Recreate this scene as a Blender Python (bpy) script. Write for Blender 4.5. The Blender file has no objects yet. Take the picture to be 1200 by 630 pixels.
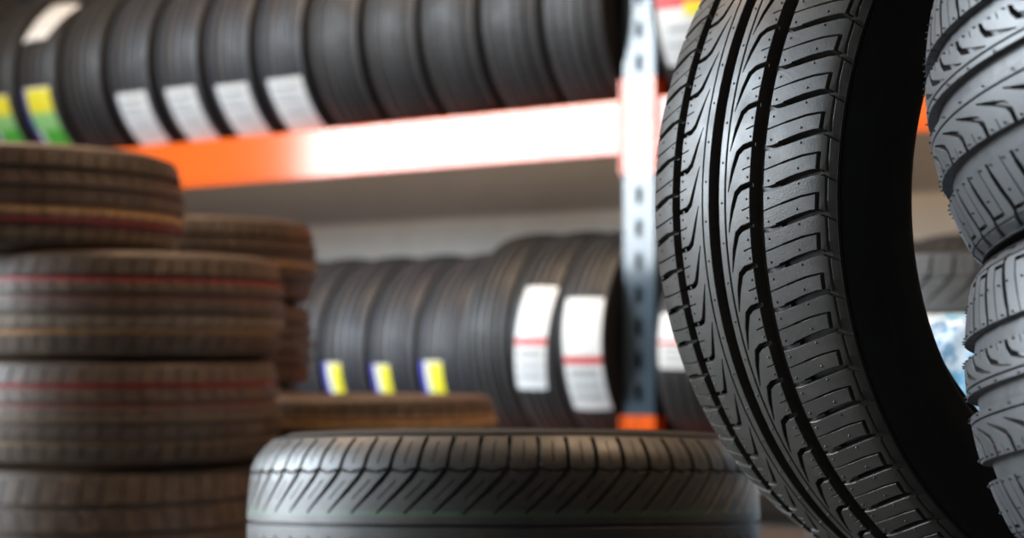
import bpy, math, random
from mathutils import Vector, Matrix
from mathutils.geometry import delaunay_2d_cdt
random.seed(7)
SC = bpy.context.scene
COL = SC.collection
CAMH = 0.45            # camera height over the floor (m)
F = 2000.0             # focal length in pixels of the 1200 px wide frame
PI = math.pi


def V(X, Y, Z):
    """metres right of / above / ahead of the lens -> world"""
    return Vector((X, Z, Y + CAMH))


def D(X, Y, Z):
    return Vector((X, Z, Y)).normalized()


# ------------------------------------------------------------------ materials
def new_mat(name):
    m = bpy.data.materials.new(name)
    m.use_nodes = True
    nt = m.node_tree
    b = nt.nodes['Principled BSDF']
    return m, nt, b


def mixnode(nt, fac, c1, c2, blend='MIX'):
    n = nt.nodes.new('ShaderNodeMix')
    n.data_type = 'RGBA'
    n.blend_type = blend
    for sock, v in ((n.inputs[0], fac), (n.inputs[6], c1), (n.inputs[7], c2)):
        if hasattr(v, 'is_linked') or hasattr(v, 'links'):
            nt.links.new(v, sock)
        else:
            sock.default_value = v if not isinstance(v, tuple) else (*v, 1.0)
    return n.outputs[2]


def noise(nt, scale, detail=3, rough=.55, vec=None):
    n = nt.nodes.new('ShaderNodeTexNoise')
    n.inputs['Scale'].default_value = scale
    n.inputs['Detail'].default_value = detail
    n.inputs['Roughness'].default_value = rough
    if vec is None:
        tc = nt.nodes.new('ShaderNodeTexCoord')
        vec = tc.outputs['Object']
    nt.links.new(vec, n.inputs['Vector'])
    return n.outputs['Fac']


def ramp(nt, src, stops):
    n = nt.nodes.new('ShaderNodeValToRGB')
    e = n.color_ramp.elements
    while len(e) > 1:
        e.remove(e[-1])
    e[0].position = stops[0][0]
    e[0].color = (*stops[0][1], 1)
    for p, c in stops[1:]:
        x = e.new(p)
        x.color = (*c, 1)
    nt.links.new(src, n.inputs[0])
    return n.outputs[0]


def maprange(nt, src, a, b, c, d):
    n = nt.nodes.new('ShaderNodeMapRange')
    n.inputs[1].default_value = a
    n.inputs[2].default_value = b
    n.inputs[3].default_value = c
    n.inputs[4].default_value = d
    nt.links.new(src, n.inputs[0])
    return n.outputs[0]


def rubber(name, c1, c2, r1=.38, r2=.58, nscale=14, stripes=(), bump=.0, spec=.5, dust=None):
    """tyre rubber; stripes = paint bands round the tread: (axial position, half width, colour)"""
    m, nt, b = new_mat(name)
    tc = nt.nodes.new('ShaderNodeTexCoord')
    nf = noise(nt, nscale, 4, .6, tc.outputs['Object'])
    col = mixnode(nt, nf, c1, c2)
    if dust:
        nd = noise(nt, 45, 5, .7, tc.outputs['Object'])
        fac = maprange(nt, nd, .5, .72, 0, dust[1])
        col = mixnode(nt, fac, col, dust[0])
    if stripes:
        sp = nt.nodes.new('ShaderNodeSeparateXYZ')
        nt.links.new(tc.outputs['Object'], sp.inputs[0])
        wob = noise(nt, 60, 3, .7, tc.outputs['Object'])
        for u, hw, c in stripes:
            s = nt.nodes.new('ShaderNodeMath'); s.operation = 'SUBTRACT'
            nt.links.new(sp.outputs['Z'], s.inputs[0]); s.inputs[1].default_value = u
            a = nt.nodes.new('ShaderNodeMath'); a.operation = 'ABSOLUTE'
            nt.links.new(s.outputs[0], a.inputs[0])
            f = maprange(nt, a.outputs[0], hw * .7, hw * 1.2, 1, 0)
            mu = nt.nodes.new('ShaderNodeMath'); mu.operation = 'MULTIPLY'
            nt.links.new(f, mu.inputs[0])
            w = maprange(nt, wob, .3, .55, .35, 1)
            nt.links.new(w, mu.inputs[1])
            col = mixnode(nt, mu.outputs[0], col, c)
    nt.links.new(col, b.inputs['Base Color'])
    rr = maprange(nt, noise(nt, 30, 4, .6, tc.outputs['Object']), .3, .7, r1, r2)
    nt.links.new(rr, b.inputs['Roughness'])
    b.inputs['Specular IOR Level'].default_value = spec
    if bump:
        bn = nt.nodes.new('ShaderNodeBump')
        bn.inputs['Strength'].default_value = bump
        bn.inputs['Distance'].default_value = .0006
        nt.links.new(noise(nt, 700, 3, .6, tc.outputs['Object']), bn.inputs['Height'])
        nt.links.new(bn.outputs[0], b.inputs['Normal'])
    return m


def plain(name, c, rough=.5, spec=.5, var=.0, vscale=8, metal=0):
    m, nt, b = new_mat(name)
    if var:
        nf = noise(nt, vscale, 4, .6)
        c2 = tuple(max(0, x * (1 - var)) for x in c)
        nt.links.new(mixnode(nt, nf, c, c2), b.inputs['Base Color'])
    else:
        b.inputs['Base Color'].default_value = (*c, 1)
    b.inputs['Roughness'].default_value = rough
    b.inputs['Specular IOR Level'].default_value = spec
    b.inputs['Metallic'].default_value = metal
    return m


M = {}
M['hero'] = rubber('fresh_black_rubber', (.024, .022, .019), (.042, .036, .030), .30, .52, 10, bump=.3, spec=.36, dust=((.075, .062, .048), .35))
M['pile'] = rubber('new_grey_rubber', (.028, .029, .031), (.046, .046, .047), .40, .5, 12, bump=.2, spec=.55)
M['side'] = rubber('sidewall_rubber', (.010, .010, .010), (.014, .013, .013), .6, .75, 12, spec=.25)
M['liner'] = rubber('inner_liner_rubber', (.008, .008, .008), (.012, .012, .012), .65, .8, 12, spec=.25)
M['front'] = rubber('streaked_rubber', (.030, .027, .024), (.044, .038, .032), .40, .54, 14, bump=.2, spec=.6,
                    stripes=((.012, .003, (.05, .085, .045)),), dust=((.10, .075, .055), .5))
M['rack'] = rubber('rack_rubber', (.022, .022, .023), (.034, .033, .033), .42, .58, 9)
M['rackb'] = rubber('bluish_rack_rubber', (.024, .026, .032), (.036, .038, .046), .42, .58, 9,
                    stripes=((-.02, .016, (.05, .044, .042)),))
BR1, BR2 = (.042, .026, .016), (.086, .053, .033)
RED, GOLD, RUST = (.32, .045, .035), (.52, .29, .12), (.13, .055, .035)
M['brown0'] = rubber('dusty_rubber_gold_and_red_lines', BR1, BR2, .45, .65, 12, stripes=((-.022, .007, GOLD), (-.042, .007, RED), (-.062, .006, (.17, .11, .06)), (.022, .004, (.14, .09, .07))), dust=((.22, .14, .085), .5))
M['brown1'] = rubber('dusty_rubber_red_line', BR1, BR2, .45, .65, 12, stripes=((.042, .006, RED), (.012, .008, RUST), (-.024, .010, (.17, .12, .075)), (-.045, .005, GOLD)), dust=((.22, .14, .085), .5))
M['brown2'] = rubber('dusty_rubber_red_and_rust_lines', BR1, BR2, .45, .65, 12, stripes=((.046, .006, RED), (.014, .007, (.19, .07, .045)), (-.012, .006, (.17, .11, .06)), (-.048, .005, (.2, .13, .07))), dust=((.22, .14, .085), .5))
M['brown3'] = rubber('dusty_rubber', BR1, BR2, .45, .65, 12, dust=((.24, .15, .09), .5))
M['brown5'] = rubber('dusty_rubber_bright_gold_line', BR1, BR2, .45, .65, 12, stripes=((.046, .010, GOLD),), dust=((.22, .14, .085), .5))
M['brown4'] = rubber('dusty_rubber_gold_line', BR1, BR2, .45, .65, 12, stripes=((-.012, .007, GOLD),), dust=((.22, .14, .085), .5))
M['paper'] = plain('white_label_paper', (.80, .81, .80), .5, var=.06, vscale=30)
M['print'] = plain('grey_label_print', (.42, .43, .43), .6)
M['lred'] = plain('red_label_print', (.60, .05, .05), .5)
M['lblue'] = plain('blue_label_print', (.06, .06, .40), .5)
M['lyel'] = plain('yellow_label_print', (.80, .72, .03), .5)
M['lgrn'] = plain('green_label_print', (.10, .52, .06), .5)
M['lgrn2'] = plain('pale_green_label_print', (.30, .62, .22), .5)
M['orange'] = plain('orange_rack_paint', (.86, .14, .018), .13, .6, var=.12, vscale=4)
M['steel'] = plain('blue_rack_paint', (.055, .085, .115), .14, .6, var=.3, vscale=12)
M['dark'] = plain('dark_steel', (.02, .022, .026), .5)
M['bolt'] = plain('zinc_steel', (.5, .5, .5), .35, metal=1)


# ------------------------------------------------------------------ object helpers
def tag(o, label=None, cat=None, group=None, kind=None):
    if label: o['label'] = label
    if cat: o['category'] = cat
    if group: o['group'] = group
    if kind: o['kind'] = kind
    return o


def link(name, me, parent=None):
    o = bpy.data.objects.new(name, me)
    COL.objects.link(o)
    if parent: o.parent = parent
    return o


def mesh(name, vs, fs, mats, midx=None, smooth=True, angle=None):
    me = bpy.data.meshes.new(name)
    me.from_pydata([tuple(v) for v in vs], [], fs)
    for m in (mats if isinstance(mats, (list, tuple)) else [mats]):
        me.materials.append(m)
    if midx:
        me.polygons.foreach_set('material_index', midx)
    me.polygons.foreach_set('use_smooth', [smooth] * len(me.polygons))
    me.update()
    if angle is not None:
        me.set_sharp_from_angle(angle=angle)
    return me


def basis_matrix(loc, z, toward):
    z = z.normalized()
    x = (toward - z * toward.dot(z)).normalized()
    y = z.cross(x)
    m = Matrix((x, y, z)).transposed().to_4x4()
    m.translation = loc
    return m


# ------------------------------------------------------------------ tyre treads
# a pattern is made in millimetres over (u = across the tread, s = round the tyre); one pitch is triangulated
# with every groove edge as a constraint, pressed down to the groove's depth and then repeated round the tyre
def offset_poly(pts, hw):
    n = len(pts)
    L, Rr = [], []
    for i in range(n):
        if i == 0: d = (pts[1] - pts[0]).normalized(); nn = Vector((-d.y, d.x)); k = 1
        elif i == n - 1: d = (pts[-1] - pts[-2]).normalized(); nn = Vector((-d.y, d.x)); k = 1
        else:
            d1 = (pts[i] - pts[i - 1]).normalized(); d2 = (pts[i + 1] - pts[i]).normalized()
            n1 = Vector((-d1.y, d1.x)); n2 = Vector((-d2.y, d2.x))
            nn = (n1 + n2).normalized(); k = 1 / max(.5, nn.dot(n1))
        w = hw[i] * k
        L.append(pts[i] + nn * w); Rr.append(pts[i] - nn * w)
    return L + Rr[::-1]


class Groove:
    def __init__(self, pts, w, depth, cham=.3, draft=.4):
        self.p = [Vector(p) for p in pts]
        n = len(pts)
        self.hw = [x / 2 for x in (w if isinstance(w, (list, tuple)) else [w] * n)]
        self.depth, self.c, self.dr = depth, cham, draft

    def shifted(self, ds):
        g = Groove([(p.x, p.y + ds) for p in self.p], 1, self.depth, self.c, self.dr)
        g.hw = self.hw
        return g

    def loops(self):
        out = []
        for k in (0, self.c, self.c + self.dr):
            hw = [max(h - k, .03) for h in self.hw]
            q = list(self.p)
            if k:
                q[0] = q[0] + (q[1] - q[0]).normalized() * k
                q[-1] = q[-1] + (q[-2] - q[-1]).normalized() * k
            out.append(offset_poly(q, hw))
        return out

    def h(self, q):
        best = 0.0
        for i in range(len(self.p) - 1):
            a, b = self.p[i], self.p[i + 1]
            ab = b - a
            L2 = ab.length_squared
            t = (q - a).dot(ab) / L2
            if (i == 0 and t < -1e-4) or (i == len(self.p) - 2 and t > 1 + 1e-4):
                continue
            t = min(1, max(0, t))
            d = (q - a - ab * t).length
            hw = self.hw[i] * (1 - t) + self.hw[i + 1] * t
            x = hw - d + .02
            if i == 0: x = min(x, t * math.sqrt(L2) + .02)
            if i == len(self.p) - 2: x = min(x, (1 - t) * math.sqrt(L2) + .02)
            c = min(self.c, hw * .35)
            if x <= .03: v = 0.0
            elif x < c: v = x * .6
            elif x < c + self.dr * .98: v = c * .6 + (self.depth - c * .6) * min(1, (x - c) / (min(self.dr, max(hw - c - .04, .05))))
            else: v = self.depth
            best = max(best, min(v, self.depth))
        return best


def tread_pitch(half, p, circ, grooves, dots=(), ugrid=10):
    """-> verts [(u,s,h)], tris for one pitch 0..p"""
    vs, es = [], []

    def seg(a, b):
        i = len(vs); vs.append(Vector(a)); vs.append(Vector(b)); es.append((i, i + 1))

    lo, hi = -p * 3.2, p * 4.2
    us = set()
    for u, w, d, c in circ:
        for k in (w / 2, w / 2 - .35, w / 2 - .35 - min(.5, w / 2 - .45)):
            us.add(round(u - k, 4)); us.add(round(u + k, 4))
    n = int(2 * half / ugrid)
    for i in range(1, n):
        x = -half + 2 * half * i / n
        if all(abs(x - q) > 1.2 for q in us): us.add(round(x, 4))
    us.add(-half); us.add(half)
    for u in us: seg((u, lo), (u, hi))
    for s in (0, p / 2, p): seg((-half, s), (half, s))
    allg = []
    for g in grooves:
        for k in (-3, -2, -1, 0, 1, 2, 3):
            gg = g.shifted(k * p)
            ys = [q.y for q in gg.p]
            if max(ys) + 4 < 0 or min(ys) - 4 > p: continue
            allg.append(gg)
            for lp in gg.loops():
                m = len(lp)
                i0 = len(vs)
                for q in lp:
                    vs.append(Vector((min(half, max(-half, q.x)), q.y)))
                for j in range(m): es.append((i0 + j, i0 + (j + 1) % m))
    ov, oe, of, *_ = delaunay_2d_cdt(vs, es, [], 0, 1e-3)
    hs = []
    for q in ov:
        h = 0
        for u, w, d, c in circ:
            x = w / 2 - abs(q.x - u) + .02
            if x > .03:
                h = max(h, x * .6 if x < .36 else (.21 + (d - .21) * min(1, (x - .35) / min(.49, w / 2 - .46))))
        for g in allg:
            h = max(h, g.h(Vector((q.x, q.y))))
        hs.append(h)
    keep, used, out = [], {}, []
    for f in of:
        if len(f) != 3: continue
        cx = sum(ov[i].x for i in f) / 3; cy = sum(ov[i].y for i in f) / 3
        if not (-1e-3 < cy < p + 1e-3) or abs(cx) > half: continue
        for i in f:
            if ov[i].y < -.02 or ov[i].y > p + .02: break
        else:
            t = []
            for i in f:
                if i not in used:
                    used[i] = len(out); out.append((ov[i].x, ov[i].y, hs[i]))
                t.append(used[i])
            keep.append(tuple(t))
    return out, keep


def drop(u, km, half, sh, amt=4.2):
    """crown: how far the tread surface lies under its middle (mm), and the slope"""
    a = abs(u) - (half - sh)
    d, g = km * u * u, 2 * km * u
    if sh and a > 0:
        q = amt / (sh * sh)
        d += q * a * a
        g += 2 * q * a * (1 if u > 0 else -1)
    return d, g


def tread_mesh(name, mat, R, k, half, N, circ, grooves, dots=(), scale=1.0, ugrid=10, sh=0, nub=.75, span=1, amt=4.2):
    """R, half in mm; k = crown (1/m); scale converts; axis = local z"""
    p = 2 * PI * R / N * span
    N = N // span
    pv, pf = tread_pitch(half, p, circ, grooves, dots, ugrid)
    vs, fs, nr = [], [], []
    km = k / 1000.0
    for i in range(N):
        o = len(vs)
        for u, s, h in pv:
            th = (s + i * p) / R
            dd, dn = drop(u, km, half, sh, amt)
            r = R - dd - h
            vs.append((r * math.cos(th), r * math.sin(th), u))
            q = 1 / math.sqrt(1 + dn * dn)
            nr.append((math.cos(th) * q, math.sin(th) * q, dn * q))
        for f in pf: fs.append((f[0] + o, f[1] + o, f[2] + o))
        for (du, ds, dr) in dots:   # moulding nubs
            th0 = ((ds % p) + i * p) / R
            r0 = R - drop(du, km, half, sh, amt)[0]
            e_r = Vector((math.cos(th0), math.sin(th0), 0)); e_t = Vector((-math.sin(th0), math.cos(th0), 0)); e_u = Vector((0, 0, 1))
            o2 = len(vs); m = 7
            for (rad, hh) in ((dr, -.1), (dr * .85, nub * .6), (dr * .4, nub)):
                for j in range(m):
                    a = 2 * PI * j / m
                    vs.append(tuple(e_r * (r0 + hh) + (e_t * math.cos(a) + e_u * math.sin(a)) * rad + e_u * du)); nr.append(None)
            for L in (0, 1):
                for j in range(m):
                    a, b = o2 + L * m + j, o2 + L * m + (j + 1) % m
                    fs.append((a, b, b + m, a + m))
            fs.append(tuple(o2 + 2 * m + j for j in range(m)))
    # orient outward for tread faces
    fs2 = []
    np_ = len(pv)
    S = scale / 1000.0
    heights = []
    for i in range(N):
        heights += [q[2] for q in pv]
        heights += [1] * (21 * len(dots))
    for f in fs:
        if len(f) == 3:
            a, b, c = (Vector(vs[j]) for j in f)
            n = (b - a).cross(c - a)
            if n.dot(Vector((a.x, a.y, 0))) < 0: f = (f[0], f[2], f[1])
        fs2.append(f)
    me = bpy.data.meshes.new(name)
    me.from_pydata([(x * S, y * S, z * S) for x, y, z in vs], [], fs2)
    me.materials.append(mat)
    me.polygons.foreach_set('use_smooth', [True] * len(me.polygons))
    me.update()
    cn = []
    for po in me.polygons:
        vi = po.vertices
        top = all(heights[j] < 1e-6 for j in vi)
        for j in vi:
            cn.append(nr[j] if top and nr[j] else tuple(po.normal))
    me.normals_split_custom_set(cn)
    return me


def revolve(name, mat, prof, seg=96, closed=False, ang=None, relief=None):
    """prof = [(axial, radius)] in metres"""
    vs, fs = [], []
    n = len(prof)
    for i in range(seg):
        th = 2 * PI * i / seg
        for j, (u, r) in enumerate(prof):
            vs.append((r * math.cos(th), r * math.sin(th), u))
    for i in range(seg):
        k = (i + 1) % seg
        for j in range(n - 1 if not closed else n):
            j2 = (j + 1) % n
            fs.append((i * n + j, k * n + j, k * n + j2, i * n + j2))
    return mesh(name, vs, fs, mat, smooth=True, angle=ang or math.radians(40))


def smooth_prof(pts, n=4):
    """Catmull-Rom through pts"""
    out = []
    P = [pts[0]] + list(pts) + [pts[-1]]
    for i in range(1, len(P) - 2):
        for k in range(n):
            t = k / n
            q = []
            for c in (0, 1):
                a, b, cc, d = P[i - 1][c], P[i][c], P[i + 1][c], P[i + 2][c]
                q.append(.5 * (2 * b + (cc - a) * t + (2 * a - 5 * b + 4 * cc - d) * t * t + (3 * b - a - 3 * cc + d) * t ** 3))
            out.append(tuple(q))
    out.append(pts[-1])
    return out


class TyreKind:
    """mesh data shared by all tyres of one kind"""
    def __init__(self, key, R, half, k, wmax, rb, ub, tread, sidem, linerm, seg=96, ribs=True, sh=0.0):
        self.R, self.half, self.k, self.rb, self.wmax = R, half, k, rb, wmax
        self.tread = tread
        re = R - k * half * half - sh
        H = re - rb
        prof = smooth_prof([(half, re), (half + (wmax - half) * .55, re - H * .09), (wmax, re - H * .30), (wmax * .985, re - H * .5),
                            (wmax * .90, re - H * .72), (ub + .012, rb + H * .12), (ub + .004, rb + .006)], 5)
        if ribs:   # raised circumferential lines
            pr = []
            for i, (u, r) in enumerate(prof):
                pr.append((u, r))
            for fr in (.10, .34, .80):
                i = int(fr * (len(pr) - 2))
                u, r = pr[i]; u2, r2 = pr[i + 1]
                nx, ny = (r - r2), (u2 - u)
                L = math.hypot(nx, ny) or 1
                nx, ny = nx / L * .0012, ny / L * .0012
                pr[i] = (u + nx, r + ny)
            prof = pr
            if sh:
                prof = [prof[0], (half + .0010, re + .0006), (half + .0016, re - .0012), (half + .0010, re - .0026)] + prof[2:]
        self.prof = prof
        self.side_p = revolve('sidewall', sidem, prof, seg)
        self.side_m = revolve('sidewall', sidem, [(-u, r) for u, r in prof][::-1], seg)
        self.bead_p = revolve('bead', sidem, [(ub + .004, rb + .006), (ub + .002, rb), (ub - .012, rb - .001), (ub - .014, rb + .008)], seg)
        self.bead_m = revolve('bead', sidem, [(-u, r) for u, r in [(ub + .004, rb + .006), (ub + .002, rb), (ub - .012, rb - .001), (ub - .014, rb + .008)]][::-1], seg)
        inn = [(ub - .014, rb + .008), (wmax * .80, rb + H * .30), (wmax * .88, re - H * .45), (half * .85, re - .022), (half * .4, R - .018 - k * half * half * .2), (0, R - .016)]
        inn = smooth_prof(inn, 3)
        inn = inn + [(-u, r) for u, r in inn[::-1][1:]]
        self.liner = revolve('inner_liner', linerm, inn[::-1], seg)


def make_tyre(kind, loc, axis, toward, label, cat='tire', group=None, roll=0.0, tread_mat=None, name='tire'):
    root = bpy.data.objects.new(name, None)
    COL.objects.link(root)
    root.empty_display_size = .05
    m = basis_matrix(loc, axis, toward) @ Matrix.Rotation(roll, 4, 'Z')
    root.matrix_world = m
    tag(root, label, cat, group)
    t = link('tread', kind.tread, root)
    if tread_mat:
        t.material_slots[0].link = 'OBJECT'
        t.material_slots[0].material = tread_mat
    a = link('sidewall', kind.side_p, root); link('bead', kind.bead_p, a)
    b = link('sidewall', kind.side_m, root); link('bead', kind.bead_m, b)
    if tread_mat and tread_mat.name.startswith('dusty'):
        for s in (a, b):
            s.material_slots[0].link = 'OBJECT'; s.material_slots[0].material = M['brown3']
    link('inner_liner', kind.liner, root)
    return root


# ---- pattern A: the summer tyre in focus (72 pitches), measured in millimetres
R0 = 310.0
p0 = 2 * PI * R0 / 72
J = 4.5
G = Groove


def patternA(f=1.0, wf=1.0, gl=(13.4, 12.4, 12.8)):
    """f stretches the pattern round the tyre, wf widens its grooves"""
    def sh(pts): return [(u, (s_ + J) * f) for u, s_ in pts]

    def W(w): return [x * wf for x in w] if isinstance(w, (list, tuple)) else w * wf
    circ = [(-48.7, gl[0], 8, 0), (2.4, gl[1], 8, 0), (45, gl[2], 8, 0), (15.0, 2.1, 4.5, 0), (-11.0, 2.1, 4.5, 0), (97.6, 1.8, 2.0, 0), (-97.6, 1.8, 2.0, 0)]
    g = [
        G(sh([(46, .6), (56, -.2), (63, -2.2)]), W(3.6), 4.2),
        G(sh([(48, -.6), (56, -1.4), (63, -3.2)]), W(1.2), 6, .2, .3),
        G(sh([(61.5, -2.0), (77, -7.0), (88, -10), (94.5, -10.6)]), W([4.4, 5.0, 4.8, 4.0]), 7.5),
        G(sh([(93.6, -10.8), (104.4, -5.2)]), W([3.8, 5.0]), 2.6),
        G(sh([(48, 15.4), (66, 10)]), W(1.2), 5, .2, .35),
        G(sh([(65, 10.3), (81, 5.6), (92.8, 3.6)]), W([1.6, 1.8, 1.6]), 5, .2, .5),
        G(sh([(92.6, 3.0), (92.2, 16.5)]), W(2.8), 4.0),
        G(sh([(44, -4.6), (38, -3.4)]), W(3.6), 3.0),
        G(sh([(39, -3.7), (31, -1.5), (26.2, 2.2), (22.2, 13), (18.2, 28)]), W([4.2, 4.4, 4.6, 3.6, .9]), 7.5),
        G(sh([(44, 9.8), (31.5, 13.6)]), W(1.1), 4, .2, .3),
        G(sh([(-46, 13.8), (-40, 12.6)]), W(3.6), 3.0),
        G(sh([(-41, 12.8), (-31.5, 11.2), (-26.5, 7.5), (-22.5, -1), (-15.8, -18)]), W([4.2, 4.4, 4.6, 3.6, .9]), 7.5),
        G(sh([(-46, -.2), (-32.5, -3.4)]), W(1.1), 4, .2, .3),
        G(sh([(-50, -.4), (-66, 2.4)]), W([3.4, 3.4]), 4.5),
        G(sh([(-52, -.9), (-66, 1.6)]), W(1.4), 6, .2, .35),
        G(sh([(-64, 2.0), (-77, 5.6), (-88, 9.0), (-94.5, 9.6)]), W([4.4, 5.0, 4.8, 4.0]), 7.5),
        G(sh([(-93.6, 9.8), (-104.4, 4.2)]), W([3.8, 5.0]), 2.6),
        G(sh([(-52, 15.2), (-66, 18.6), (-81, 22), (-92.8, 24)]), W([1.2, 1.2, 1.6, 1.6]), 5, .2, .35),
        G(sh([(-92.8, 24.6), (-92.4, 11)]), W(2.8), 4.0),
    ]
    dots = [(u, (s_ + J) * f, .85) for u, s_ in ((79, -3.0), (78, 14.0), (55, 6), (55, 21.5), (36.0, 6), (36.5, 18.5), (11.4, 8), (-7.2, 20),
            (-38.5, 4.2), (-38.5, 18.4), (-59, 6.0), (-59, 20), (-80, 14))]
    return circ, g, dots


cA, gA, dA = patternA()
KH, KR = 1.10, .80
trA = tread_mesh('tread', M['hero'], R0, 1.826, 102.6, 72, cA, gA, dA, KH, sh=13)
hero_kind = TyreKind('A', .310 * KH, .1026 * KH, 1.826 / KH, .1075 * KH, .193 * KH, .060 * KH, trA, M['side'], M['liner'], 160, sh=.0042 * KH)
cP, gP, dP = patternA(72 / 54, 1.15, (16, 15.5, 16))
trR = tread_mesh('tread', M['pile'], R0, 1.826, 104.5, 54, cP, gP, dP, KR, sh=10, nub=2.0)
pile_kind = TyreKind('R', .310 * KR, .1045 * KR, 1.826 / KR, .1060 * KR, .193 * KR, .060 * KR, trR, M['side'], M['liner'], 128, sh=.0042 * KR)

hero_loc = V(.4068 * KH, .1146 * KH, 1.3063 * KH)
hero_ax = D(.4822, -.0466, -.8748)
hero_tw = D(-.87, 0, -.48)
make_tyre(hero_kind, hero_loc, hero_ax, hero_tw, 'large sharply focused black tire standing upright with its tread facing the lens', roll=0)

# the leaning pile at the right edge
ax1 = D(-.125, .981, .149)
pile = [((.6262, .2199, 1.2716), ax1, 'upper tire of the leaning pile at the right edge', 0.1),
        ((.654, .0035, 1.2599), ax1, 'second tire down in the leaning pile at the right edge', 0.13)]
for c, a, lb, ro in pile:
    make_tyre(pile_kind, V(*(x * KR for x in c)), a, D(0, 0, -1), lb, group='tires of the leaning pile', roll=ro)

# ---- pattern B: directional tyre lying down in the foreground
def patternB(R, N):
    p = 2 * PI * R / N
    circ = [(0, 4.0, 6, 0)]
    g = []
    for sg in (1, -1):
        g += [G([(sg * 88, 2.5), (sg * 56, -.5)], [5.4, 5.2], 7),
              G([(sg * 62, 15), (sg * 84, 17)], 1.6, 4.5, .3, .4),
              G([(sg * 56, -.5), (sg * 53, p * .5)], 3.2, 5.5),
              G([(sg * 53, p * .5), (sg * 57, p)], 3.2, 5.5),
              G([(sg * 56, 0), (sg * 46, -8), (sg * 34, -20), (sg * 12, -44)], [5.4, 6.0, 5.0, 2.2], 7),
              G([(sg * 45, -8 + p * .5), (sg * 26, -28 + p * .5)], 1.6, 4.5, .3, .4)]
    return circ, g


cB, gB = patternB(290, 60)
trB = tread_mesh('tread', M['front'], 290, 1.2, 90, 60, cB, gB, (), 1.0, sh=34, amt=17)
front_kind = TyreKind('B', .290, .090, 1.2, .0965, .19, .062, trB, M['side'], M['liner'], 128, sh=.017)
tilt = math.radians(4.5)
make_tyre(front_kind, V(-.0095, -.190, 1.95), D(0, math.cos(tilt), math.sin(tilt)), D(0, 0, -1),
          'directional tire lying flat in the middle foreground, pale at its left end', group=None, roll=.02)

# ---- pattern C: ribbed tyres for rack and stacks
def patternC(R, half, N, var=0):
    p = 2 * PI * R / N
    circ = [(-half * .58, 10, 9, 0), (-half * .2, 9, 9, 0), (half * .2, 9, 9, 0), (half * .58, 10, 9, 0)]
    g = []
    for a, b, ds, w in ((.63, .97, 3, 2.4), (-.63, -.97, -3, 2.4), (-.15, .15, 4, 1.2), (.25, .53, -4, 1.8), (-.53, -.25, 4, 1.8)):
        g.append(G([(half * a, p * .5 - ds), (half * b, p * .5 + ds)], w * 1.5, 6, .3, .4))
    return circ, g


def kindC(key, R, half, wmax, N=60, k=1.5, mat='rack', rb=.19):
    c, g = patternC(R * 1000, half * 1000, N)
    t = tread_mesh('tread', M[mat], R * 1000, k, half * 1000, N, c, g, (), 1.0, 22)
    return TyreKind(key, R, half, k, wmax, rb, wmax * .62, t, M['side'], M['liner'], 72)


K_top = kindC('top', .330, .091, .1015, 64)
K_low = kindC('low', .297, .082, .0905, 64)
K_lowR = kindC('lowr', .297, .092, .103, 64)
K_big = kindC('big', .320, .070, .0785, 66)

# ------------------------------------------------------------------ rack
E_ = D(.828, 0, -.560)       # along the rack, to the right
Nn = D(-.560, 0, -.828)      # out of the rack, towards the room
O_ = V(.12, 0, 4.8)


def RK(t, n, Y):
    """point in the rack's frame: t along, n out of its front face, Y over the lens height"""
    return O_ + E_ * t + Nn * n + Vector((0, 0, Y))


def rbox(vs, fs, t0, t1, n0, n1, y0, y1):
    o = len(vs)
    for t in (t0, t1):
        for n in (n0, n1):
            for y in (y0, y1):
                vs.append(RK(t, n, y))
    for f in ((0, 1, 3, 2), (4, 6, 7, 5), (0, 4, 5, 1), (2, 3, 7, 6), (0, 2, 6, 4), (1, 5, 7, 3)):
        fs.append(tuple(o + i for i in f))


def finish(name, vs, fs, mat, parent=None, bevel=0.0, origin=None):
    org = origin or Vector((0, 0, 0))
    me = mesh(name, [v - org for v in vs], fs, mat, smooth=False)
    import bmesh
    bm = bmesh.new(); bm.from_mesh(me)
    bmesh.ops.recalc_face_normals(bm, faces=bm.faces)
    if bevel:
        bmesh.ops.bevel(bm, geom=list(bm.edges), offset=bevel, segments=2, affect='EDGES', profile=.5)
    bm.to_mesh(me); bm.free()
    o = link(name, me)
    o.location = org
    if parent:
        o.parent = parent
        o.matrix_parent_inverse = parent.matrix_world.inverted()
    return o


TOPB, LOWB = .697, -.222         # beam tops
rack = bpy.data.objects.new('pallet_rack', None); COL.objects.link(rack)
rack.location = RK(.27, 0, -CAMH)
bpy.context.view_layer.update()
tag(rack, 'steel storage rack with slotted blue posts and orange beams holding two rows of tires', 'rack')
DEPTH = .46
POSTS = (-2.78, .273, 3.32)


def post(tc, n0):
    """slotted upright, front face at n0"""
    w = .05
    vs, fs = [], []
    y0, y1 = -CAMH + .006, 2.0
    rbox(vs, fs, tc - w, tc - .010, n0 - .004, n0, y0, y1)
    rbox(vs, fs, tc + .010, tc + w, n0 - .004, n0, y0, y1)
    y = y0
    while y < y1:                       # bridges between the slots
        rbox(vs, fs, tc - .0105, tc + .0105, n0 - .004, n0, y, min(y + .045, y1)); y += .09
    rbox(vs, fs, tc - w, tc - w + .004, n0 - .08, n0, y0, y1)
    rbox(vs, fs, tc + w - .004, tc + w, n0 - .08, n0, y0, y1)
    rbox(vs, fs, tc - w, tc - w + .02, n0 - .084, n0 - .08, y0, y1)
    rbox(vs, fs, tc + w - .02, tc + w, n0 - .084, n0 - .08, y0, y1)
    o = finish('upright_post', vs, fs, M['steel'], rack)
    vs, fs = [], []
    rbox(vs, fs, tc - .075, tc + .075, n0 - .11, n0 + .03, -CAMH, -CAMH + .006)
    finish('foot_plate', vs, fs, M['steel'], rack, .001)
    return o


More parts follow.
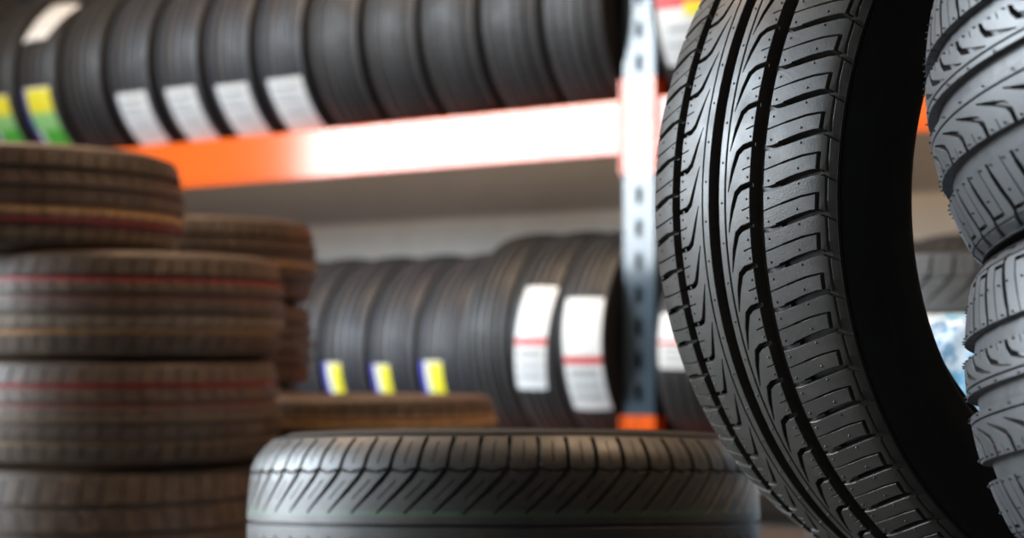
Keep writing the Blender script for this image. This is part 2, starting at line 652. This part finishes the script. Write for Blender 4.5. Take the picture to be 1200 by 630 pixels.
for tc in POSTS:
    post(tc, 0); post(tc, -DEPTH)
    vs, fs = [], []
    for y in (-.40, .35, 1.0, 1.6):     # frame braces between front and rear post
        vs, fs = [], []
        rbox(vs, fs, tc - .012, tc + .012, -DEPTH, -.084, y, y + .03)
        finish('frame_brace', vs, fs, M['steel'], rack, .001)


def beam(t0, t1, n0, top, h, outward):
    """step beam: box with a recessed ledge and a rib at the foot of its face"""
    a, b = n0, n0 - .045 * outward
    lo, hi = min(a, b), max(a, b)
    vs, fs = [], []
    rbox(vs, fs, t0, t1, lo, hi, top - h, top)
    o = finish('beam', vs, fs, M['orange'], rack, .004)
    vs, fs = [], []
    f = a + .003 * outward
    rbox(vs, fs, t0, t1, min(a - .001 * outward, f), max(a - .001 * outward, f), top - h * .86, top - h * .70)
    r = finish('beam_rib', vs, fs, M['orange'], rack, .001)
    r.parent = o; r.matrix_parent_inverse = o.matrix_world.inverted()
    return o


def connector(tc, side, top, n0, h=.15):
    vs, fs = [], []
    t0 = tc + side * .05
    rbox(vs, fs, min(t0, t0 + side * .006), max(t0, t0 + side * .006), n0 - .05, n0 + .012, top - h - .055, top + .055)
    rbox(vs, fs, min(t0 - side * .048, t0 + side * .006), max(t0 - side * .048, t0 + side * .006), n0 + .0005, n0 + .005, top - h - .055, top + .055)
    c = finish('beam_connector', vs, fs, M['orange'], rack, .001)
    for yy in (top + .03, top - .045, top - .11, top - h - .03):
        vs, fs = [], []
        m = 8
        for L in (0, 1):
            for j in range(m):
                a = 2 * PI * j / m
                vs.append(RK(t0 - side * .022 + .007 * math.cos(a), n0 + .005 + .004 * L, yy + .007 * math.sin(a)))
        for j in range(m): fs.append((j, (j + 1) % m, (j + 1) % m + m, j + m))
        fs.append(tuple(range(m))); fs.append(tuple(range(m, 2 * m)))
        bo = finish('rivet', vs, fs, M['orange'], rack)
        bo.parent = c; bo.matrix_parent_inverse = c.matrix_world.inverted()


bpy.context.view_layer.update()
for i in (0, 1):
    a, b = POSTS[i] + .056, POSTS[i + 1] - .056
    for top in (TOPB, LOWB):
        beam(a, b, 0, top, .15 if top > 0 else .115, 1)
        beam(a, b, -DEPTH, top, .08, -1)
        connector(POSTS[i], 1, top, 0)
        connector(POSTS[i + 1], -1, top, 0)

# ------------------------------------------------------------------ tyres on the rack
CN = -.23                         # tyre centre behind the front face
INNER = CN + .045                 # half gap between the rails (front rail's inner edge at -.045)


def pix_y(tc, R, Yc, phi):
    P = RK(tc, CN + R * math.cos(phi), Yc - R * math.sin(phi))
    return 415 - F * (P.z - CAMH) / P.y


def phi_for(tc, R, Yc, y):
    a, b = -1.5, 1.5
    for _ in range(40):
        m = (a + b) / 2
        if pix_y(tc, R, Yc, m) < y: a = m
        else: b = m
    return a


def label_patch(root, kind, phi0, phi1, f0, f1, cells, base, roll, skew=0.0):
    """paper sticker curved round the tread: cells = [(a0,a1,b0,b1,material)] in sticker units, a across, b down"""
    def P(a, b, lift):
        u = kind.half * (f0 + (f1 - f0) * a + skew * (.5 - b))
        ph = phi0 + (phi1 - phi0) * b - roll
        r = kind.R - kind.k * u * u + lift
        return (r * math.cos(ph), r * math.sin(ph), u)
    nb = 14

    def patch(name, a0, a1, b0, b1, lift, mat, parent):
        vs, fs = [], []
        n = max(2, int(nb * (b1 - b0)) + 1)
        na = 4
        for i in range(n + 1):
            for j in range(na + 1):
                vs.append(P(a0 + (a1 - a0) * j / na, b0 + (b1 - b0) * i / n, lift))
        for i in range(n):
            for j in range(na):
                k = i * (na + 1) + j
                fs.append((k, k + 1, k + na + 2, k + na + 1)[::-1])
        return link(name, mesh(name, vs, fs, mat, smooth=True), parent)
    lab = patch('paper_label', 0, 1, 0, 1, .0012, base, root)
    for (a0, a1, b0, b1, mt, nm) in cells:
        patch(nm, a0, a1, b0, b1, .0019, mt, lab)
    return lab


TXT = [(.12, .88, .10, .16, M['print'], 'printed_line'), (.12, .70, .24, .28, M['print'], 'printed_line'), (.12, .80, .36, .40, M['print'], 'printed_line'),
       (.2, .8, .55, .60, M['print'], 'printed_line'), (.12, .88, .74, .77, M['print'], 'printed_line')]
WHITE = ('paper', TXT)
REDW = ('paper', [(0, 1, .50, .57, M['lred'], 'red_band'), (.12, .88, .62, .68, M['print'], 'printed_line'), (.12, .88, .74, .78, M['print'], 'printed_line'), (.12, .88, .84, .88, M['print'], 'printed_line')])
GREEN = ('paper', [(0, .14, 0, .75, M['lblue'], 'blue_strip'), (.16, 1, .02, .32, M['lyel'], 'yellow_panel'), (.16, 1, .32, .55, M['lgrn2'], 'pale_green_panel'), (.30, 1, .55, .88, M['lgrn'], 'green_panel')])
YELLOW = ('paper', [(0, .22, 0, 1, M['lblue'], 'blue_strip'), (.45, 1, .04, .96, M['lyel'], 'yellow_panel')])
YELGRN = ('paper', [(0, .22, 0, .95, M['lblue'], 'blue_strip'), (.40, 1, .04, .80, M['lyel'], 'yellow_panel'), (.3, 1, .80, 1, M['lgrn'], 'green_panel')])
REDTOP = ('paper', [(0, 1, 0, .35, M['lred'], 'red_panel'), (.55, 1, .30, .45, M['lyel'], 'yellow_panel')] + TXT[3:])


def rack_tyre(kind, t0, t1, railtop, label, stickers=(), group=None, mat=None):
    tc = (t0 + t1) / 2
    R = kind.R
    half_gap = .185
    Yc = railtop + math.sqrt(R ** 2 - half_gap ** 2) + .002
    roll = random.uniform(0, 6.28)
    r = make_tyre(kind, RK(tc, CN, Yc), E_, Nn, label, group=group, roll=roll, tread_mat=mat)
    for (st, y0, y1, f0, f1, *sk) in stickers:
        p0_, p1_ = phi_for(tc, R, Yc, y0), phi_for(tc, R, Yc, y1)
        label_patch(r, kind, p0_, p1_, f0, f1, st[1], M[st[0]], roll, sk[0] if sk else 0.0)
    return r


GT, GL, GRt, GRl = 'tires on the upper rack level', 'tires on the lower rack level', 'upper tires right of the rack post', 'lower tires right of the rack post'
edges = [-2.61, -2.395, -2.180, -1.960, -1.738, -1.508, -1.286, -1.066, -.848, -.628, -.415, -.204, .008, .213]
top_spec = [
    ('upper shelf tire at the far left edge, partly in view', ()),
    ('leftmost upper shelf tire with a green and yellow sticker, cut by the photo edge', ((GREEN, 113, 180, -.75, .75),)),
    ('upper shelf tire with a green and yellow sticker under a small white one', ((GREEN, 103, 184, -.75, .75), (WHITE, 6, 46, -.6, .8, .7))),
    ('plain upper shelf tire between the green stickers and the white ones', ()),
    ('upper shelf tire with the leftmost of the four low white stickers', ((WHITE, 109, 170, -.65, .8),)),
    ('upper shelf tire with the second of the four low white stickers', ((WHITE, 103, 166, -.65, .75),)),
    ('upper shelf tire with the third of the four low white stickers', ((WHITE, 99, 162, -.65, .8),)),
    ('upper shelf tire with the rightmost of the four low white stickers', ((WHITE, 92, 155, -.65, .85),)),
    ('unlabelled upper shelf tire just right of the last white sticker', ()),
    ('second unlabelled tire right of the last white sticker on the upper shelf', ()),
    ('middle one of the five plain tires on the upper shelf', ()),
    ('plain upper shelf tire, second from the slotted post', ()),
    ('plain upper shelf tire pressed up against the slotted post', ()),
]
for i, (lb, st) in enumerate(top_spec):
    mt = M['rackb'] if 4 <= i <= 7 else None
    rack_tyre(K_top, edges[i], edges[i + 1], TOPB, lb, st, GT, mt)
el = [-1.196, -1.008, -.820, -.633, -.446]
low_spec = [
    ('lower shelf tire mostly hidden behind the brown stacks', ()),
    ('lower shelf tire just left of the first yellow sticker, beside the brown stack', ()),
    ('lower shelf tire with the leftmost yellow and blue sticker', ((YELLOW, 425, 463, -.95, -.02),)),
    ('lower shelf tire with the middle yellow and blue sticker', ((YELLOW, 427, 466, -.95, -.02),)),
]
for i, (lb, st) in enumerate(low_spec):
    rack_tyre(K_low, el[i], el[i + 1], LOWB, lb, st, GL, M['rackb'])
rack_tyre(K_low, -.446, -.264, LOWB, 'lower shelf tire whose yellow sticker has a green foot', ((YELGRN, 423, 469, -.95, .1),), GL, M['rackb'])
eb = [-.262, -.103, .056, .215]
for i, (lb, st) in enumerate([
        ('tall plain lower shelf tire right of the yellow stickers', ()),
        ('tall lower shelf tire with a red-lined white sticker, second from the post', ((REDW, 336, 456, -.7, .75, .45),)),
        ('tall lower shelf tire with a white and red sticker beside the slotted post', ((REDW, 349, 480, -.75, .95),))]):
    k = K_big
    rack_tyre(k, eb[i], eb[i + 1], LOWB, lb, st, GL)
er = [.345 + .212 * i for i in range(6)]
rt = ['upper tire right of the post with a red and white sticker', 'upper tire right of the post, behind the edge of the big focused tire']
for i in range(2):
    rack_tyre(K_top, er[i], er[i] + .208, TOPB, rt[i], ((REDTOP, -30, 76, -.8, .9),) if i == 0 else (), GRt)
rl = ['lower tire right of the post with a white sticker beside the big tire tread', 'lower shelf tire hidden behind the big focused tire tread',
      'lower shelf tire seen dimly at the left of the big tire hole', 'lower shelf tire seen dimly within the big tire hole',
      'lower shelf tire seen dimly beside the leaning pile']
for i in range(5):
    rack_tyre(K_lowR, er[i], er[i] + .208, LOWB, rl[i], ((REDW, 366, 432, -.9, .6),) if i == 0 else (), GRl)

# ------------------------------------------------------------------ stacks standing on the floor
UP = D(0, 1, 0)
CAMW = D(0, 0, -1)


def px(x, z): return (x - 600) / F * z


K_s18 = kindC('s18', .300, .078, .089, 58, 2.2)
K_s27 = kindC('s27', .300, .118, .129, 54, 1.0)
K_b = kindC('b', .302, .080, .0915, 58, 2.2)
K_flat = kindC('flat', .272, .082, .0895, 52, 2.0)
K_thin = kindC('thin', .285, .058, .066, 52, 1.5)
K_small = kindC('small', .248, .058, .066, 48, 1.5, rb=.155)
K_wide = kindC('wide', .250, .104, .1155, 48, 1.0, rb=.150)

Z1 = 3.08
GS = 'tires of the near brown stack'
base = -CAMH
h27, h18 = .262, .180
y3 = base + .131
make_tyre(K_s27, V(px(118, Z1), y3, Z1), UP, CAMW, 'widest dusty brown tire, at the foot of the left front stack', group=GS, roll=.3, tread_mat=M['brown3'])
y2 = base + h27 + .0905
make_tyre(K_s18, V(px(133, Z1), y2, Z1), UP, CAMW, 'dusty tire with red and rust lines, second from the foot of the left stack', group=GS, roll=1.3, tread_mat=M['brown2'])
y1 = y2 + h18
make_tyre(K_s18, V(px(137, Z1), y1, Z1), UP, CAMW, 'dusty tire with one strong red line, second from the top of the left front stack', group=GS, roll=2.1, tread_mat=M['brown1'])
y0 = y1 + h18
make_tyre(K_s18, V(px(18, Z1), y0, Z1), UP, CAMW, 'topmost brown tire with gold and red lines, shifted left on its stack', group=GS, roll=.7, tread_mat=M['brown0'])

Z2 = 3.95
GB = 'tires of the rear brown stack'
lbs = ['brown tire at the foot of the rear stack, behind the yellow lined tire', 'third brown tire down in the rear stack, peeking out beside the yellow stickers',
       'second brown tire down in the rear stack', 'top tire of the rear brown stack, in front of the pale wall']
for i in range(4):
    make_tyre(K_b, V(px((204, 208, 214, 217)[i], Z2), base + .0945 + .1885 * i, Z2), UP, CAMW, lbs[i], group=GB, roll=i * .9, tread_mat=M['brown4'] if i in (1, 3) else M['brown3'])
Z3 = 3.52
for i in range(2):
    make_tyre(K_flat, V(px(430, Z3), base + .092 + .183 * i, Z3), UP, CAMW,
              ['brown tire under the gold lined one, behind the foreground tire', 'brown tire with a bright gold line lying flat below the yellow stickers'][i],
              group='tires of the low brown stack', roll=i * 1.1 + .2, tread_mat=M['brown5'])

# right rear: directional tyre on its pile, seen through the big tyre's hole
cB2, gB2 = patternB(300, 52)
M['pale'] = rubber('pale_dusty_rubber', (.075, .07, .066), (.12, .11, .10), .42, .55, 12, spec=.6)  # base colour lightened in place of lamp light on this pile
trB2 = tread_mesh('tread', M['pale'], 300, 1.2, 92, 52, cB2, gB2, (), 1.0)
K_r = TyreKind('B2', .300, .092, 1.2, .101, .19, .065, trB2, M['side'], M['liner'], 96)
Z4 = 2.92
for i in range(3):
    make_tyre(K_r, V(px(1150, Z4), base + .101 + .2075 * i, Z4), UP, CAMW,
              ['tire at the foot of the pile behind the wrapped ones', 'middle tire of the pile behind the wrapped ones', 'pale directional tire lying flat, seen through the hole of the big tire'][i],
              group='tires of the pile behind the wrapped ones', roll=i * .7)

# ------------------------------------------------------------------ plastic-wrapped tyres
def film_mat():
    m, nt, b = new_mat('printed_plastic_film')
    tc = nt.nodes.new('ShaderNodeTexCoord')
    n1 = noise(nt, 17, 5, .7, tc.outputs['Object'])
    c = ramp(nt, n1, [(0, (.30, .55, .68)), (.42, (.16, .42, .60)), (.45, (.62, .68, .72)), (.52, (.62, .68, .72)), (.55, (.04, .22, .42)), (.60, (.60, .66, .70)), (1, (.05, .25, .48))])
    nt.links.new(c, b.inputs['Base Color'])
    b.inputs['Roughness'].default_value = .36
    b.inputs['Specular IOR Level'].default_value = .7
    return m


M['film'] = film_mat()


def film_mesh(R, half, rb, seed):
    rnd = random.Random(seed)
    ph = [(rnd.uniform(0, 6.28), rnd.randint(5, 30), rnd.uniform(-3, 3)) for _ in range(9)]
    prof = smooth_prof([(-half * .7, rb), (-half, rb + .03), (-half * 1.0, R - .04), (-half * .8, R - .006), (0, R), (half * .8, R - .006), (half, R - .04), (half, rb + .03), (half * .7, rb)], 5)
    vs, fs = [], []
    seg = 220; n = len(prof)
    for i in range(seg):
        th = 2 * PI * i / seg
        for j, (u, r) in enumerate(prof):
            w = 0
            for a, f, q in ph:
                w += abs(math.sin(f * th + a + q * u / half * 2)) ** .6
            w = (w / 9 - .7) * .018
            k = math.sin(PI * j / (n - 1)) ** .5 if 0 < j < n - 1 else 0
            rr = r + w * k
            vs.append((rr * math.cos(th), rr * math.sin(th), u))
    for i in range(seg):
        k = (i + 1) % seg
        for j in range(n):
            j2 = (j + 1) % n
            fs.append((i * n + j, k * n + j, k * n + j2, i * n + j2))
    return mesh('plastic_film', vs, fs, M['film'], smooth=True)


Z5 = 2.26
for i in range(3):
    root = bpy.data.objects.new('wrapped_tire', None); COL.objects.link(root)
    root.matrix_world = basis_matrix(V(px(1206, Z5), base + .084 + .1675 * i, Z5), UP, CAMW)
    tag(root, ['wrapped tire at the foot of the plastic-wrapped pile', 'wrapped tire in the middle of the plastic-wrapped pile',
               'top tire wrapped in crinkled white and blue plastic, behind the big tire'][i], 'tire', 'plastic wrapped tires')
    link('plastic_film', film_mesh(.275, .079, .18, 5 + i), root)
    link('inner_liner', revolve('inner_liner', M['liner'], [(.0815 * .7, .18), (.04, .24), (-.04, .24), (-.0815 * .7, .18)], 64), root)

# ------------------------------------------------------------------ supports below the frame
make_tyre(K_thin, V(-.0, base + .068, 1.97), UP, CAMW, 'tire under the directional tire in the middle foreground', roll=.5)
make_tyre(K_wide, V(.43, base + .117, 1.60), UP, CAMW, 'tire lying on the floor under the big upright tire', roll=.5)
make_tyre(pile_kind, V(.545, -.170, .982), ax1, CAMW, 'third tire down in the leaning pile, below the edge of the view', group='tires of the leaning pile', roll=.2)
make_tyre(K_small, V(.560, base + .068, .975), UP, CAMW, 'lowest tire of the leaning pile, on the floor', group='tires of the leaning pile', roll=1)

# ------------------------------------------------------------------ room
T0, T1, NB, NF = -3.05, 6.0, -1.05, 8.3
D0, D1, DH = 2.35, 7.4, 3.0
YF, YC = -CAMH, 3.6
M['floor'] = plain('concrete_floor', (.11, .112, .115), .6, var=.35, vscale=3)
M['ceil'] = plain('ceiling_panels', (.30, .29, .28), .8, var=.1)


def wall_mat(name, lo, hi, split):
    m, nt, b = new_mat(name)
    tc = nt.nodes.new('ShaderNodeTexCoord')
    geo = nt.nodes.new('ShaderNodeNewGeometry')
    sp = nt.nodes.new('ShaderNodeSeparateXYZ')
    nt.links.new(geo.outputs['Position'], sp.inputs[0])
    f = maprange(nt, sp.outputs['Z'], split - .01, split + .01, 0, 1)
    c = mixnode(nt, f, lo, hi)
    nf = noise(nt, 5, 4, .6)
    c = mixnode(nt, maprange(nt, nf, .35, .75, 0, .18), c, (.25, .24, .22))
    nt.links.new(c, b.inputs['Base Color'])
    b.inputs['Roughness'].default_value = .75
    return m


M['wall'] = wall_mat('two_tone_wall', (.90, .93, .87), (.36, .365, .36), .50 + CAMH)  # pale below a level line, darker grey above it
M['wall2'] = plain('painted_wall', (.12, .115, .11), .8, var=.12)


def struct(name, boxes, mat):
    vs, fs = [], []
    for b in boxes: rbox(vs, fs, *b)
    o = finish(name, vs, fs, mat)
    tag(o, kind='structure')
    return o


struct('floor', [(T0, T1, NB, NF, YF - .1, YF)], M['floor'])
struct('ceiling', [(T0, T1, NB, NF, YC, YC + .1)], M['ceil'])
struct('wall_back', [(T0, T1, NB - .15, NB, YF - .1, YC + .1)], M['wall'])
struct('wall_front', [(T0 - .15, T1, NF, NF + .15, YF - .1, YC + .1)], M['wall2'])
struct('wall_right', [(T1, T1 + .15, NB - .15, NF + .15, YF - .1, YC + .1)], M['wall2'])
struct('wall_left', [(T0 - .15, T0, NB - .15, D0, YF - .1, YC + .1), (T0 - .15, T0, D1, NF, YF - .1, YC + .1), (T0 - .15, T0, D0, D1, DH, YC + .1)], M['wall2'])
struct('trim_1', [(T0 - .18, T0 + .03, D0, D0 + .06, YF, DH), (T0 - .18, T0 + .03, D1 - .06, D1, YF, DH), (T0 - .18, T0 + .03, D0, D1, DH - .06, DH)], M['dark'])

# ------------------------------------------------------------------ light
w = bpy.data.worlds.new('daylight'); SC.world = w
w.use_nodes = True
bg = w.node_tree.nodes['Background']
wt = w.node_tree
tcw = wt.nodes.new('ShaderNodeTexCoord')
spw = wt.nodes.new('ShaderNodeSeparateXYZ')
wt.links.new(tcw.outputs['Generated'], spw.inputs[0])
sky = ramp(wt, spw.outputs['Z'], [(0, (.10, .10, .095)), (.004, (.16, .165, .17)), (.045, (.30, .33, .36)), (.075, (.84, .93, 1.0)), (1, (.62, .80, 1.0))])
wt.links.new(sky, bg.inputs['Color'])
bg.inputs['Strength'].default_value = 27.0


def area(name, loc, direction, sx, sy, power, color, portal=False):
    l = bpy.data.lights.new(name, 'AREA')
    l.shape = 'RECTANGLE'; l.size = sx; l.size_y = sy
    l.energy = power; l.color = color
    o = bpy.data.objects.new(name, l); COL.objects.link(o)
    z = -direction.normalized()
    xx = Vector((0, 0, 1)).cross(z)
    xx = xx.normalized() if xx.length > .1 else Vector((1, 0, 0))
    yy = z.cross(xx)
    m = Matrix((xx, yy, z)).transposed().to_4x4(); m.translation = loc
    o.matrix_world = m
    if portal: l.cycles.is_portal = True
    return o


area('door_daylight_portal', RK(T0 - .1, (D0 + D1) / 2, (YF + DH) / 2), E_, D1 - D0, DH - YF, 1, (1, 1, 1), True)
WARM = (1.0, .70, .45)
area('warm_ceiling_lamp', V(-1.5, 3.1, 4.0), Vector((0, 0, -1)), 2.2, .7, 125, WARM)
area('warm_ceiling_lamp', V(1.5, 3.1, 2.2), Vector((0, 0, -1)), 1.6, .5, 85, WARM)

# ------------------------------------------------------------------ camera
cd = bpy.data.cameras.new('camera')
cam = bpy.data.objects.new('camera', cd); COL.objects.link(cam)
cam.location = (0, 0, CAMH)
cam.rotation_euler = (PI / 2, 0, 0)
cd.sensor_width = 36
cd.lens = 36 * F / 1200
cd.shift_y = 100 / 1200
cd.clip_start = .05
cd.dof.use_dof = True
cd.dof.focus_distance = 1.17
cd.dof.aperture_fstop = 5.8
SC.camera = cam

SC.view_settings.view_transform = 'Standard'
SC.view_settings.look = 'None'
SC.view_settings.gamma = 1
SC.view_settings.exposure = 0
SC.view_settings.use_curve_mapping = False
SC.cycles.use_denoising = True
SC.cycles.max_bounces = 6
SC.cycles.sample_clamp_indirect = 8
